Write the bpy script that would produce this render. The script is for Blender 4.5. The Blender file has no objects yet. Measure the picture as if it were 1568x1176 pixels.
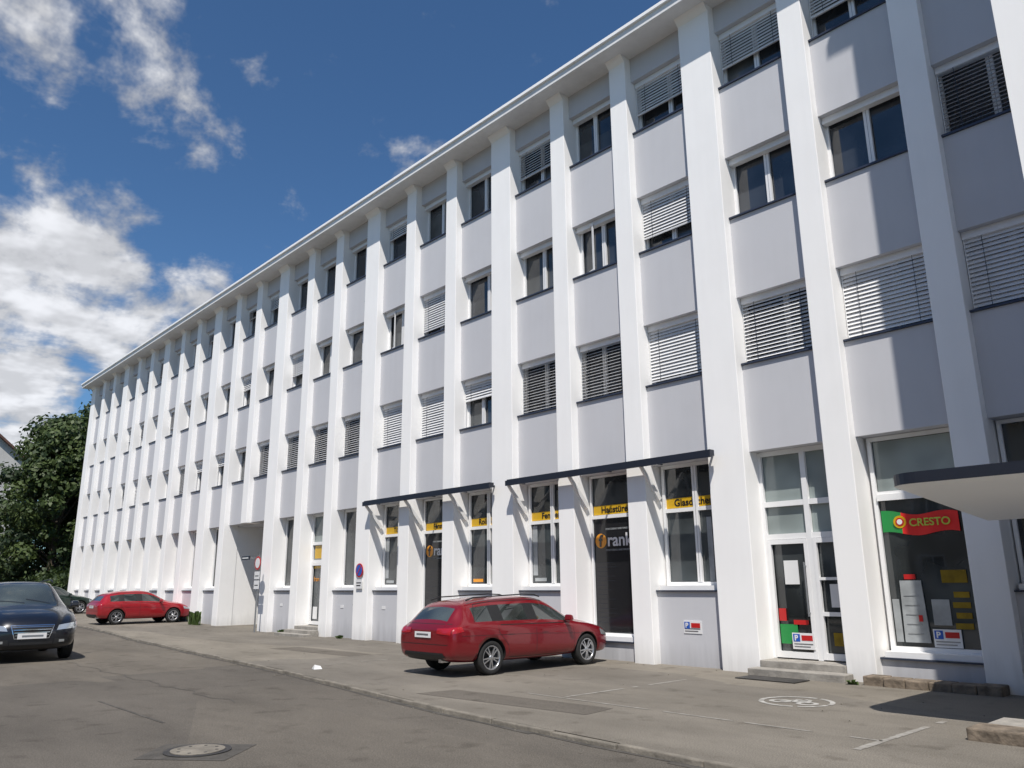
import bpy, bmesh, math, random
from mathutils import Vector, Matrix
from mathutils.bvhtree import BVHTree
R = random.Random(7)
scene = bpy.context.scene
scene.view_settings.view_transform = 'Standard'
scene.view_settings.look = 'None'
scene.view_settings.exposure = 0

# ------------------------------------------------------------------ materials
def mat(name, col, rough=0.6, var=0.0, vscale=3.0, bump=0.0, bscale=40.0, metal=0.0, spec=0.5, coat=0.0, col2=None, detail=4):
    m = bpy.data.materials.new(name); m.use_nodes = True
    nt = m.node_tree; n = nt.nodes; l = nt.links
    b = n['Principled BSDF']
    b.inputs['Base Color'].default_value = (*col, 1)
    b.inputs['Roughness'].default_value = rough
    b.inputs['Metallic'].default_value = metal
    b.inputs['Specular IOR Level'].default_value = spec
    b.inputs['Coat Weight'].default_value = coat
    b.inputs['Coat Roughness'].default_value = 0.04
    tc = n.new('ShaderNodeTexCoord')
    if var > 0 or col2:
        t = n.new('ShaderNodeTexNoise'); t.inputs['Scale'].default_value = vscale
        t.inputs['Detail'].default_value = detail; t.inputs['Roughness'].default_value = 0.6
        l.new(tc.outputs['Object'], t.inputs['Vector'])
        r = n.new('ShaderNodeValToRGB')
        c1 = tuple(max(0, c*(1-var)) for c in col); c2 = col2 if col2 else tuple(min(1, c*(1+var)) for c in col)
        r.color_ramp.elements[0].position = 0.32; r.color_ramp.elements[0].color = (*c1, 1)
        r.color_ramp.elements[1].position = 0.68; r.color_ramp.elements[1].color = (*c2, 1)
        l.new(t.outputs['Fac'], r.inputs['Fac']); l.new(r.outputs['Color'], b.inputs['Base Color'])
    if bump > 0:
        t2 = n.new('ShaderNodeTexNoise'); t2.inputs['Scale'].default_value = bscale; t2.inputs['Detail'].default_value = 2
        l.new(tc.outputs['Object'], t2.inputs['Vector'])
        bp = n.new('ShaderNodeBump'); bp.inputs['Strength'].default_value = bump; bp.inputs['Distance'].default_value = 0.02
        l.new(t2.outputs['Fac'], bp.inputs['Height']); l.new(bp.outputs['Normal'], b.inputs['Normal'])
    return m

def wall_mat(name, col, dirt=0.12):
    """painted render: soft blotches, faint rain streaks, dirt near the ground"""
    m = bpy.data.materials.new(name); m.use_nodes = True
    nt = m.node_tree; n = nt.nodes; l = nt.links; b = n['Principled BSDF']
    b.inputs['Roughness'].default_value = 0.85; b.inputs['Specular IOR Level'].default_value = 0.25
    tc = n.new('ShaderNodeTexCoord')
    t = n.new('ShaderNodeTexNoise'); t.inputs['Scale'].default_value = 0.9; t.inputs['Detail'].default_value = 4
    l.new(tc.outputs['Object'], t.inputs['Vector'])
    mp = n.new('ShaderNodeMapping'); mp.inputs['Scale'].default_value = (5, 5, 0.5)
    l.new(tc.outputs['Object'], mp.inputs['Vector'])
    s = n.new('ShaderNodeTexNoise'); s.inputs['Scale'].default_value = 1.0; s.inputs['Detail'].default_value = 3
    l.new(mp.outputs['Vector'], s.inputs['Vector'])
    a = n.new('ShaderNodeMath'); a.operation = 'MULTIPLY_ADD'; a.inputs[1].default_value = 0.6; l.new(s.outputs['Fac'], a.inputs[0]); l.new(t.outputs['Fac'], a.inputs[2])
    r = n.new('ShaderNodeValToRGB')
    r.color_ramp.elements[0].position = 0.30; r.color_ramp.elements[1].position = 0.56
    r.color_ramp.elements[0].color = (*[c*(1-dirt) for c in col], 1); r.color_ramp.elements[1].color = (*col, 1)
    h = n.new('ShaderNodeMath'); h.operation = 'MULTIPLY'; h.inputs[1].default_value = 0.625
    l.new(a.outputs[0], h.inputs[0]); l.new(h.outputs[0], r.inputs['Fac'])
    sx = n.new('ShaderNodeSeparateXYZ'); l.new(tc.outputs['Object'], sx.inputs[0])
    mr = n.new('ShaderNodeMapRange'); mr.inputs['From Min'].default_value = -0.1; mr.inputs['From Max'].default_value = 0.6
    mr.inputs['To Min'].default_value = 0.70; mr.inputs['To Max'].default_value = 1.0
    w = n.new('ShaderNodeMath'); w.operation = 'MULTIPLY_ADD'; w.inputs[1].default_value = 0.9
    l.new(s.outputs['Fac'], w.inputs[0]); l.new(sx.outputs['Z'], w.inputs[2])
    sb = n.new('ShaderNodeMath'); sb.operation = 'SUBTRACT'; sb.inputs[1].default_value = 0.35; l.new(w.outputs[0], sb.inputs[0])
    l.new(sb.outputs[0], mr.inputs['Value'])
    mx = n.new('ShaderNodeMix'); mx.data_type = 'RGBA'; mx.blend_type = 'MULTIPLY'; mx.inputs[0].default_value = 1
    l.new(r.outputs['Color'], mx.inputs[6]); l.new(mr.outputs['Result'], mx.inputs[7])
    l.new(mx.outputs[2], b.inputs['Base Color'])
    return m

def asphalt_mat(name, c_dark, c_light, fine=70):
    m = bpy.data.materials.new(name); m.use_nodes = True
    nt = m.node_tree; n = nt.nodes; l = nt.links; b = n['Principled BSDF']
    b.inputs['Roughness'].default_value = 0.9; b.inputs['Specular IOR Level'].default_value = 0.25
    tc = n.new('ShaderNodeTexCoord')
    def mul(x, y):
        q = n.new('ShaderNodeMix'); q.data_type = 'RGBA'; q.blend_type = 'MULTIPLY'; q.inputs[0].default_value = 1
        l.new(x, q.inputs[6]); l.new(y, q.inputs[7]); return q.outputs[2]
    def ramp(f, p0, p1, a, c):
        r = n.new('ShaderNodeValToRGB'); r.color_ramp.elements[0].position = p0; r.color_ramp.elements[1].position = p1
        r.color_ramp.elements[0].color = (*a, 1); r.color_ramp.elements[1].color = (*c, 1); l.new(f, r.inputs['Fac']); return r.outputs['Color']
    big = n.new('ShaderNodeTexNoise'); big.inputs['Scale'].default_value = 0.45; big.inputs['Detail'].default_value = 7; big.inputs['Roughness'].default_value = 0.68
    mp = n.new('ShaderNodeMapping'); mp.inputs['Scale'].default_value = (0.55, 1.3, 1)
    l.new(tc.outputs['Object'], mp.inputs['Vector']); l.new(mp.outputs['Vector'], big.inputs['Vector'])
    c = ramp(big.outputs['Fac'], .34, .66, c_dark, c_light)
    f = n.new('ShaderNodeTexNoise'); f.inputs['Scale'].default_value = fine; f.inputs['Detail'].default_value = 2
    l.new(tc.outputs['Object'], f.inputs['Vector'])
    c = mul(c, ramp(f.outputs['Fac'], .3, .7, (.62, .62, .62), (1.28, 1.28, 1.28)))
    st = n.new('ShaderNodeTexNoise'); st.inputs['Scale'].default_value = 2.2; st.inputs['Detail'].default_value = 4
    l.new(tc.outputs['Object'], st.inputs['Vector'])
    c = mul(c, ramp(st.outputs['Fac'], .30, .42, (.74, .73, .72), (1, 1, 1)))
    v = n.new('ShaderNodeTexVoronoi'); v.feature = 'F1'; v.distance = 'CHEBYCHEV'; v.inputs['Scale'].default_value = 0.16
    l.new(mp.outputs['Vector'], v.inputs['Vector'])
    sc = n.new('ShaderNodeSeparateColor'); l.new(v.outputs['Color'], sc.inputs[0])
    c = mul(c, ramp(sc.outputs[0], .2, .9, (.86, .86, .87), (1.08, 1.07, 1.05)))
    l.new(c, b.inputs['Base Color'])
    bp = n.new('ShaderNodeBump'); bp.inputs['Strength'].default_value = 0.5; bp.inputs['Distance'].default_value = 0.012
    l.new(f.outputs['Fac'], bp.inputs['Height']); l.new(bp.outputs['Normal'], b.inputs['Normal'])
    return m

def glass_mat(name, col=(0.02, 0.024, 0.03), rough=0.03, spec=0.7, wob=0.05, contrast=1.9):
    m = mat(name, col, rough, spec=spec)
    n = m.node_tree.nodes; l = m.node_tree.links; b = n['Principled BSDF']
    tc = n.new('ShaderNodeTexCoord')
    if wob > 0:
        t = n.new('ShaderNodeTexNoise'); t.inputs['Scale'].default_value = 1.1; t.inputs['Detail'].default_value = 1
        l.new(tc.outputs['Object'], t.inputs['Vector'])
        bp = n.new('ShaderNodeBump'); bp.inputs['Strength'].default_value = wob; bp.inputs['Distance'].default_value = 0.1
        l.new(t.outputs['Fac'], bp.inputs['Height']); l.new(bp.outputs['Normal'], b.inputs['Normal'])
    r = n.new('ShaderNodeValToRGB'); t3 = n.new('ShaderNodeTexNoise'); t3.inputs['Scale'].default_value = 0.8; t3.inputs['Detail'].default_value = 2
    l.new(tc.outputs['Object'], t3.inputs['Vector'])
    r.color_ramp.elements[0].position = 0.35; r.color_ramp.elements[1].position = 0.7
    r.color_ramp.elements[0].color = (*[c*0.5 for c in col], 1); r.color_ramp.elements[1].color = (*[c*contrast for c in col], 1)
    l.new(t3.outputs['Fac'], r.inputs['Fac']); l.new(r.outputs['Color'], b.inputs['Base Color'])
    return m

M = {}
M['white'] = wall_mat('white_render', (0.95, 0.94, 0.925), 0.045)
M['grey'] = wall_mat('grey_render', (0.565, 0.567, 0.592), 0.05)
M['eave'] = wall_mat('eave_paint', (0.80, 0.80, 0.79), 0.12)
M['sill'] = mat('sill_metal', (0.045, 0.055, 0.085), 0.4, metal=0.3)
M['frame'] = mat('window_frame_white', (0.82, 0.82, 0.82), 0.35, var=0.03)
M['glass'] = glass_mat('window_glass', (.022, .025, .03), contrast=2.6, spec=1.0)
M['netglass'] = glass_mat('glass_with_net_curtain', (.085, .09, .092), contrast=1.5)
M['shopglass'] = glass_mat('shop_glass', (0.030, 0.035, 0.037), contrast=2.4, spec=1.0)
M['paleglass'] = glass_mat('curtained_glass', (0.25, 0.29, 0.285), 0.08, contrast=1.3)
M['blind'] = mat('blind_slats', (0.74, 0.74, 0.745), 0.5, var=0.05)
M['roof'] = mat('roof_sheet', (0.25, 0.25, 0.26), 0.6, var=0.1)
M['black'] = mat('black_foil', (0.014, 0.014, 0.016), 0.12, spec=.6)
M['yellow'] = mat('yellow_foil', (0.60, 0.36, 0.015), 0.25)
M['dimyellow'] = mat('yellow_display', (0.24, 0.16, 0.01), 0.25, var=.3)  # yellow with the dimming behind the pane put into its colour
M['orange'] = mat('orange_foil', (0.75, 0.30, 0.02), 0.3)
M['foilwhite'] = mat('white_foil', (0.75, 0.75, 0.75), 0.4)
M['dimwhite'] = mat('display_white', (0.33, 0.35, 0.36), 0.4, var=.2)
M['red'] = mat('red_sign', (0.5, 0.02, 0.02), 0.3)
M['flagred'] = mat('flag_red', (0.80, 0.025, 0.02), 0.5)
M['flagtext'] = mat('flag_lettering', (0.50, 0.62, 0.08), 0.5)
M['green'] = mat('green_sign', (0.02, 0.26, 0.06), 0.4)
M['blue'] = mat('blue_sign', (0.02, 0.10, 0.45), 0.4)
M['darkmetal'] = mat('dark_metal', (0.03, 0.035, 0.05), 0.4, metal=0.4)
M['steel'] = mat('galvanised_steel', (0.35, 0.36, 0.37), 0.45, metal=0.8)
M['asphalt'] = asphalt_mat('road_asphalt', (0.110, 0.098, 0.083), (0.158, 0.141, 0.119))
M['fore'] = asphalt_mat('forecourt_asphalt', (0.162, 0.146, 0.122), (0.245, 0.222, 0.187))
M['kerb'] = mat('kerb_stone', (0.19, 0.17, 0.14), 0.85, var=0.35, vscale=3, bump=0.5, bscale=25)
M['ground'] = mat('ground_mix', (0.10, 0.11, 0.06), 0.95, var=0.3, vscale=0.2)
M['paint'] = mat('worn_road_paint', (0.28, 0.265, 0.24), 0.8, var=0.15, vscale=9, col2=(0.50, 0.49, 0.46))
M['faint'] = mat('faded_road_paint', (0.22, 0.20, 0.175), 0.85, var=0.1, vscale=7, col2=(0.33, 0.315, 0.285))
M['concrete'] = mat('step_concrete', (0.30, 0.28, 0.25), 0.85, var=0.25, vscale=4, bump=0.4, bscale=30)
M['stone'] = mat('brown_stone', (0.17, 0.135, 0.10), 0.9, var=0.45, vscale=6, bump=0.9, bscale=14)
M['iron'] = mat('cast_iron', (0.045, 0.042, 0.04), 0.6, metal=0.3, var=0.3)
M['patch'] = mat('tar_patch', (0.075, 0.068, 0.059), 0.85, var=0.3, vscale=5, bump=0.4, bscale=60)

# ------------------------------------------------------------------ helpers
def empty(name, loc=(0, 0, 0), rz=0.0, s=1.0):
    e = bpy.data.objects.new(name, None); scene.collection.objects.link(e)
    e.location = loc; e.rotation_euler = (0, 0, rz); e.scale = (s, s, s); return e

class MB:
    def __init__(s): s.v = []; s.f = []; s.m = []; s.mats = []
    def mi(s, k):
        mm = M[k] if isinstance(k, str) else k
        if mm not in s.mats: s.mats.append(mm)
        return s.mats.index(mm)
    def face(s, pts, k):
        i = len(s.v); s.v += [tuple(p) for p in pts]; s.f.append(tuple(range(i, i+len(pts)))); s.m.append(s.mi(k))
    def box(s, x0, x1, y0, y1, z0, z1, k):
        i = len(s.v)
        s.v += [(x0,y0,z0),(x1,y0,z0),(x1,y1,z0),(x0,y1,z0),(x0,y0,z1),(x1,y0,z1),(x1,y1,z1),(x0,y1,z1)]
        for q in ((0,3,2,1),(4,5,6,7),(0,1,5,4),(1,2,6,5),(2,3,7,6),(3,0,4,7)):
            s.f.append(tuple(i+a for a in q)); s.m.append(s.mi(k))
    def hexa(s, pts, k):
        i = len(s.v); s.v += [tuple(p) for p in pts]
        for q in ((0,3,2,1),(4,5,6,7),(0,1,5,4),(1,2,6,5),(2,3,7,6),(3,0,4,7)):
            s.f.append(tuple(i+a for a in q)); s.m.append(s.mi(k))
    def cyl(s, c, r, h, axis, k, seg=24, r2=None):
        r2 = r if r2 is None else r2
        i = len(s.v)
        for t, rr in ((0, r), (h, r2)):
            for a in range(seg):
                ca, sa = math.cos(2*math.pi*a/seg)*rr, math.sin(2*math.pi*a/seg)*rr
                if axis == 'z': s.v.append((c[0]+ca, c[1]+sa, c[2]+t))
                elif axis == 'y': s.v.append((c[0]+ca, c[1]+t, c[2]+sa))
                else: s.v.append((c[0]+t, c[1]+ca, c[2]+sa))
        for a in range(seg):
            b = (a+1) % seg
            s.f.append((i+a, i+b, i+seg+b, i+seg+a)); s.m.append(s.mi(k))
        s.f.append(tuple(i+a for a in reversed(range(seg)))); s.m.append(s.mi(k))
        s.f.append(tuple(i+seg+a for a in range(seg))); s.m.append(s.mi(k))
    def build(s, name, parent=None, bevel=0, smooth=False):
        me = bpy.data.meshes.new(name); me.from_pydata(s.v, [], s.f)
        for mm in s.mats: me.materials.append(mm)
        me.polygons.foreach_set('material_index', s.m)
        if smooth: me.polygons.foreach_set('use_smooth', [True]*len(s.f))
        bm = bmesh.new(); bm.from_mesh(me); bmesh.ops.recalc_face_normals(bm, faces=bm.faces); bm.to_mesh(me); bm.free()
        o = bpy.data.objects.new(name, me); scene.collection.objects.link(o)
        if parent: o.parent = parent
        if bevel:
            b = o.modifiers.new('b', 'BEVEL'); b.width = bevel; b.segments = 2; b.limit_method = 'ANGLE'
        return o

def text(body, x, y, z, size, k, parent, name, bold=0.0, align='LEFT', rot=(math.pi/2, 0, 0)):
    c = bpy.data.curves.new(name, 'FONT'); c.body = body; c.size = size; c.extrude = 0.003; c.offset = bold; c.align_x = align
    o = bpy.data.objects.new(name, c); scene.collection.objects.link(o)
    o.location = (x, y, z); o.rotation_euler = rot; o.data.materials.append(M[k]); o.parent = parent; return o

# ------------------------------------------------------------------ ground
def gz(x):
    if x > -28: return 0.0
    return min(1.3, 0.017*(-28-x))
XS = [-900, -400, -200, -104, -100, -90, -80, -70, -60, -50, -45, -40, -36, -32, -30, -28, -24, -20, -15, -10, -5, 0, 5, 10, 20, 40, 80, 200, 500, 900]
def strip(name, yf0, yf1, dz, k, xs=XS, parent=None, n=1):
    b = MB()
    for a, c in zip(xs[:-1], xs[1:]):
        for j in range(n):
            t0, t1 = j/n, (j+1)/n
            def P(x, t): return (x, yf0(x)*(1-t)+yf1(x)*t, gz(x)+dz)
            b.face([P(a, t0), P(c, t0), P(c, t1), P(a, t1)], k)
    return b.build(name, parent)
RZ = -0.055
strip('ground', lambda x: -900, lambda x: 900, -0.12, 'ground')
KP = [(-84, -2.6), (-60, -3.0), (-45, -3.6), (-31.6, -4.15), (-24, -4.85), (-15.3, -5.70), (-8.56, -6.55), (-4.28, -6.78), (0, -6.95), (40, -7.6), (90, -8)]
def ky(x):
    if x <= KP[0][0]: return KP[0][1]
    for (a, ya), (b, yb) in zip(KP[:-1], KP[1:]):
        if x <= b: return ya+(yb-ya)*(x-a)/(b-a)
    return KP[-1][1]
rx = sorted(set([x for x in XS if -84 < x < 90] + [-84, 90] + [p[0] for p in KP]))
strip('road', lambda x: -15.5, lambda x: ky(x)-0.03, RZ, 'asphalt', xs=rx)
fx = [x for x in rx if x <= 90]
strip('forecourt', lambda x: ky(x)+0.03, lambda x: 13.0, 0.0, 'fore', xs=[-56.5]+[x for x in fx if x > -56.5])
strip('verge', lambda x: ky(x)+0.06, lambda x: 30.0, -0.02, 'ground', xs=[-84, -80, -70, -60, -56.6])
strip('pavement', lambda x: -18.5, lambda x: -15.5, 0.0, 'fore', xs=rx)
kb = MB(); x = -80.0
while x < 30:
    L = R.uniform(0.85, 1.1); x1 = x+L-0.012
    d = R.uniform(-0.012, 0.012); h = R.uniform(-0.008, 0.010)
    y0, y1 = ky(x), ky(x1); z0, z1 = gz(x), gz(x1)
    kb.hexa([(x, y0-.045+d, z0-.15), (x1, y1-.045+d, z1-.15), (x1, y1+.05, z1-.15), (x, y0+.05, z0-.15),
             (x, y0-.03+d, z0+h), (x1, y1-.03+d, z1+h), (x1, y1+.05, z1+h), (x, y0+.05, z0+h)], 'kerb')
    x += L
kb.build('kerb', bevel=0.012)
tj = MB()
for a in range(-60, 20, 1):
    w0, w1 = R.uniform(.02, .10), R.uniform(.02, .10)
    tj.face([(a, ky(a)-.05-w0, gz(a)+RZ+.004), (a+1, ky(a+1)-.05-w1, gz(a+1)+RZ+.004), (a+1, ky(a+1)-.03, gz(a+1)+RZ+.004), (a, ky(a)-.03, gz(a)+RZ+.004)], 'patch')
tj.build('gutter_joint')
far_kerb = MB(); far_kerb.box(-30, 90, -15.6, -15.5, -0.15, 0.012, 'kerb'); far_kerb.build('kerb')

mk = MB()
def line(x0, y0, x1, y1, w, k, z=0.004, brk=True):
    d = Vector((x1-x0, y1-y0)); L = d.length; d.normalize(); nrm = Vector((-d.y, d.x))*w/2; t = 0
    while t < L:
        s = R.uniform(.12, .45); e = min(L, t+s)
        if not brk or R.random() > 0.22:
            a = Vector((x0, y0))+d*t; b = Vector((x0, y0))+d*e; q = R.uniform(.6, 1.0)
            mk.face([(a.x-nrm.x*q, a.y-nrm.y*q, z), (b.x-nrm.x, b.y-nrm.y, z), (b.x+nrm.x, b.y+nrm.y, z), (a.x+nrm.x*q, a.y+nrm.y*q, z)], k)
        t = e
line(-3.9, -3.0, -3.9, -5.3, .09, 'faint')
line(-8.5, -.9, -8.5, -4.6, .07, 'faint')
line(-15.5, -.9, -15.5, -4.6, .06, 'faint')
line(-3.9, -4.7, -9.2, -4.7, .05, 'faint')
mk.build('parking_bay_markings')
bk = MB()
def ring(b, cx, cy, r0, r1, k, z, seg=48, gap=0.08):
    for i in range(seg):
        if R.random() < gap: continue
        a0, a1 = 2*math.pi*i/seg, 2*math.pi*(i+1)/seg
        b.face([(cx+r0*math.cos(a0), cy+r0*math.sin(a0), z), (cx+r1*math.cos(a0), cy+r1*math.sin(a0), z), (cx+r1*math.cos(a1), cy+r1*math.sin(a1), z), (cx+r0*math.cos(a1), cy+r0*math.sin(a1), z)], k)
cx, cy = -5.9, -2.75
ring(bk, cx, cy, .43, .50, 'paint', .005, gap=.04)
for sx in (-.2, .2): ring(bk, cx+sx, cy-.08, .08, .15, 'paint', .005, 20, 0)
def seg2(b, p, q, w, z, k):
    d = Vector(q)-Vector(p); d.normalize(); nn = Vector((-d.y, d.x))*w/2; p = Vector(p); q = Vector(q)
    b.face([(*(p-nn), z), (*(q-nn), z), (*(q+nn), z), (*(p+nn), z)], k)
for j, (p, q) in enumerate([((-.2,-.08),(-.05,.12)),((-.05,.12),(.12,.12)),((-.05,.12),(0,-.08)),((0,-.08),(.12,.12)),((.2,-.08),(.1,.2)),((.1,.2),(.02,.22)),((-.1,.16),(0,.16))]):
    seg2(bk, (cx+p[0], cy+p[1]), (cx+q[0], cy+q[1]), .055, .0056+.0006*j, 'paint')
bk.build('bicycle_marking')
mh = empty('manhole_cover', (-8.75, -9.85, RZ))
b = MB(); b.face([(-.62,-.1,.004),(-.05,-.62,.004),(.66,.0,.004),(.1,.6,.004)], 'patch'); b.build('tar_surround', mh)
b = MB(); b.cyl((0,0,.002), .335, .012, 'z', 'iron', 40); b.cyl((0,0,.004), .27, .016, 'z', M['kerb'], 40)
for a in range(8): b.cyl((.2*math.cos(a*.785), .2*math.sin(a*.785), .018), .018, .004, 'z', 'iron', 8)
b.build('cover', mh)
b = MB(); b.box(-13.5, -10.8, -9.5, -9.46, RZ+.001, RZ+.004, 'patch')
for i in range(26):
    xx = -21+i*.35; f_ = lambda q: -8.1+.07*math.sin(q*1.3)+.05*math.sin(q*3.1)
    b.face([(xx, f_(i), RZ+.004), (xx+.35, f_(i+1), RZ+.004), (xx+.35, f_(i+1)+.018, RZ+.004), (xx, f_(i)+.022, RZ+.004)], 'patch')
b.build('road_dark_line')  # thin dark lines laid on the road, one straight, one wavy
b = MB()
b.face([(-10.4, -5.9, .0035), (-7.2, -5.6, .0035), (-7.3, -4.95, .0035), (-10.3, -5.2, .0035)], M['asphalt'])
b.face([(-20.5, -3.4, .0035), (-16.8, -3.2, .0035), (-16.9, -2.5, .0035), (-20.4, -2.6, .0035)], M['asphalt'])
b.build('asphalt_repair')
b = MB(); b.hexa([(-14.9,-5.2,.003),(-14.72,-5.25,.003),(-14.7,-5.08,.003),(-14.88,-5.02,.003),(-14.88,-5.18,.05),(-14.76,-5.22,.09),(-14.74,-5.1,.06),(-14.86,-5.06,.04)], 'foilwhite'); b.build('paper_litter')
b = MB()
for i in range(260):
    xx = R.uniform(-34, -1); yy = R.choice([R.uniform(-6, -.1), R.uniform(-.5, -.02), ky(xx)-.1-R.random()*.4]); s = R.uniform(.008, .024)
    zz = 0.004 if yy > ky(xx)+.06 else RZ+.003
    b.hexa([(xx,yy,zz),(xx+s,yy,zz),(xx+s,yy+s,zz),(xx,yy+s,zz),(xx+s*.2,yy+s*.2,zz+s*.6),(xx+s*.8,yy+s*.1,zz+s*.6),(xx+s*.8,yy+s*.8,zz+s*.5),(xx+s*.1,yy+s*.8,zz+s*.6)], 'kerb')
b.build('gravel_bits')

# ------------------------------------------------------------------ main building
B = empty('office_building')
PER = 6.57; NB = 24
def bay(i):
    base = [(-3.88, -2.25), (-5.97, -4.38), (-8.06, -6.47)][i % 3]
    if i % 3 == 0 and i > 0: base = (-3.88, -2.29)
    return base[0]-PER*(i//3), base[1]-PER*(i//3)
YS, YW = 0.22, 0.53
HEAD = [4.05, 7.22, 10.38, 13.50]; SILL = [1.42, 5.78, 8.95, 12.05]
ZT = 14.15
core = MB()
core.box(-54.75, -2.0, .60, 12, 4.0, 14.1, 'grey')
core.box(-54.75, -32.27, .61, 11.99, -.5, 4.0, 'white')
core.box(-28.55, -2.0, .61, 11.99, -.5, 4.0, 'white')
core.box(-54.85, -54.60, .3, 12.01, -.5, 14.12, 'white')
core.build('core_walls', B)
pr = MB()
for k in range(8):
    for (a, c, major) in ((-4.38, -3.88, 0), (-6.47, -5.97, 0), (-8.86, -8.06, 1)):
        x0, x1 = a-PER*k, c-PER*k
        z0 = -0.5
        if abs(x0+30.66) < .01: z0 = 4.02
        pr.box(x0, x1, 0.0, .64, z0, ZT+.01, 'white')
pr.build('piers', B, bevel=0.012)
sp = MB(); sl = MB()
for i in range(NB):
    x0, x1 = bay(i)
    for f in range(3):
        z0, z1 = HEAD[f], SILL[f+1]
        sp.box(x0-.02, x1+.02, YS, .66, z0, z1, 'grey')
        sl.box(x0+.003, x1-.003, YS-.045, YW+.02, z1+.003, z1+.038, 'sill')
    sp.box(x0-.02, x1+.02, YS, .66, HEAD[3], ZT+.005, 'grey')
    if i in (12, 13): continue
    if i in (1, 4, 7): zs = .36
    elif i in (2, 10): zs = .02
    else: zs = SILL[0]
    if i not in (2, 10):
        sp.box(x0-.02, x1+.02, YS, .66, -.5, zs, 'grey')
        sl.box(x0+.003, x1-.003, YS-.05, YW+.02, zs+.002, zs+.03, 'sill')
        sl.box(x0+.05, x1-.05, YS+.03, YW-.012, zs+.03, zs+.12, 'frame')
sp.build('spandrels', B); sl.build('window_sills', B)
ev = MB()
ev.box(-55.25, -2.3, -.50, 1.4, ZT, ZT+.10, 'eave')
ev.box(-55.28, -2.3, -.54, -.38, ZT-.03, ZT+.22, 'eave')
ev.box(-55.30, -2.3, -.60, -.48, ZT+.16, ZT+.25, 'white')
ev.box(-55.28, -55.15, -.37, 12.4, ZT-.03, ZT+.22, 'eave')
ev.build('eaves', B, bevel=0.008)
hc = MB()
for k in range(8):
    for (a, c) in ((-4.38, -3.88), (-6.47, -5.97), (-8.86, -8.06)):
        x0, x1 = a-PER*k, c-PER*k
        hc.hexa([(x0+.004, .02, ZT-.16), (x1-.004, .02, ZT-.16), (x1-.004, .02, ZT-.003), (x0+.004, .02, ZT-.003),
                 (x0+.004, -.002, ZT-.16), (x1-.004, -.002, ZT-.16), (x1-.004, -.14, ZT-.003), (x0+.004, -.14, ZT-.003)], 'white')
hc.build('eave_haunches', B)
rf = MB()
rf.hexa([(-55.25,-.38,ZT+.225),(-2.3,-.38,ZT+.225),(-2.3,12.4,ZT+.225),(-55.25,12.4,ZT+.225),(-53,5.5,ZT+1.3),(-2.3,5.5,ZT+1.3),(-2.3,6.5,ZT+1.3),(-53,6.5,ZT+1.3)], 'roof')
rf.build('roof', B)

wf = MB(); wg = MB(); bl = MB()
def window(x0, x1, z0, z1, glass='glass', mull=0.5, fr=.055, transom=None, open_leaf=False, net=False):
    wg.face([(x0, YW+.03, z0), (x1, YW+.03, z0), (x1, YW+.03, z1), (x0, YW+.03, z1)], glass)
    y0, y1 = YW-.03, YW+.02
    wf.box(x0, x0+fr, y0, y1, z0, z1, 'frame'); wf.box(x1-fr, x1, y0, y1, z0, z1, 'frame')
    wf.box(x0+fr, x1-fr, y0+.002, y1, z0, z0+fr, 'frame'); wf.box(x0+fr, x1-fr, y0+.002, y1, z1-fr, z1, 'frame')
    if mull:
        xm = x0+(x1-x0)*mull
        wf.box(xm-.055, xm+.055, y0-.008, y1, z0+fr, z1-fr, 'frame')
        wf.box(xm-.004, xm+.004, y0-.010, y0-.008, z0+fr, z1-fr, 'steel')
        if net:
            zc = z0+(z1-z0)*R.choice([.55, .75, 1])
            a, c = R.choice([(x0+fr, xm-.055), (xm+.055, x1-fr), (x0+fr, x1-fr)])
            wg.face([(a, YW+.026, z0+fr), (c, YW+.026, z0+fr), (c, YW+.026, zc-fr), (a, YW+.026, zc-fr)], 'netglass')
    if transom:
        wf.box(x0+fr, x1-fr, y0-.004, y1, transom-.04, transom+.04, 'frame')
    if open_leaf:
        a = .35
        for (u0, u1, w0, w1) in ((0, .05, z0+.06, z1-.06), (.55, .60, z0+.06, z1-.06), (.05, .55, z0+.06, z0+.11), (.05, .55, z1-.11, z1-.06)):
            p = lambda u, dy: (x0+.06+u*math.cos(a), YW-.04-u*math.sin(a)+dy)
            q = [p(u0, 0), p(u1, 0), p(u1, .04), p(u0, .04)]
            wf.hexa([(*c, w0) for c in q]+[(*c, w1) for c in q], 'frame')
def blind(x0, x1, z0, z1, frac, tilt):
    yb = YW-.13
    wf.box(x0+.01, x1-.01, yb-.05, YW-.035, z1-.13, z1-.003, 'frame')
    if frac <= 0: return
    zb = z1-.13-(z1-.13-z0-.03)*frac; z = z1-.16
    hw = .046
    ca, sa = math.cos(tilt)*hw, math.sin(tilt)*hw
    while z > zb+.03:
        j = R.uniform(-.003, .003); j2 = j+R.uniform(-.004, .004)
        bl.face([(x0+.03, yb-ca, z-sa+j), (x1-.03, yb-ca, z-sa+j2), (x1-.03, yb+ca, z+sa+j2), (x0+.03, yb+ca, z+sa+j)], 'blind')
        z -= .075
    bl.box(x0+.03, x1-.03, yb-.02, yb+.02, zb, zb+.03, 'blind')
    for xx in (x0+.3, x1-.3): bl.box(xx-.004, xx+.004, yb-.050, yb-.047, zb, z1-.13, 'darkmetal')
    for xx in (x0+.015, x1-.03): wf.box(xx, xx+.015, yb-.015, yb+.015, z0+.04, z1-.13, 'frame')
C_, O_ = 1.12, 0.30
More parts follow.
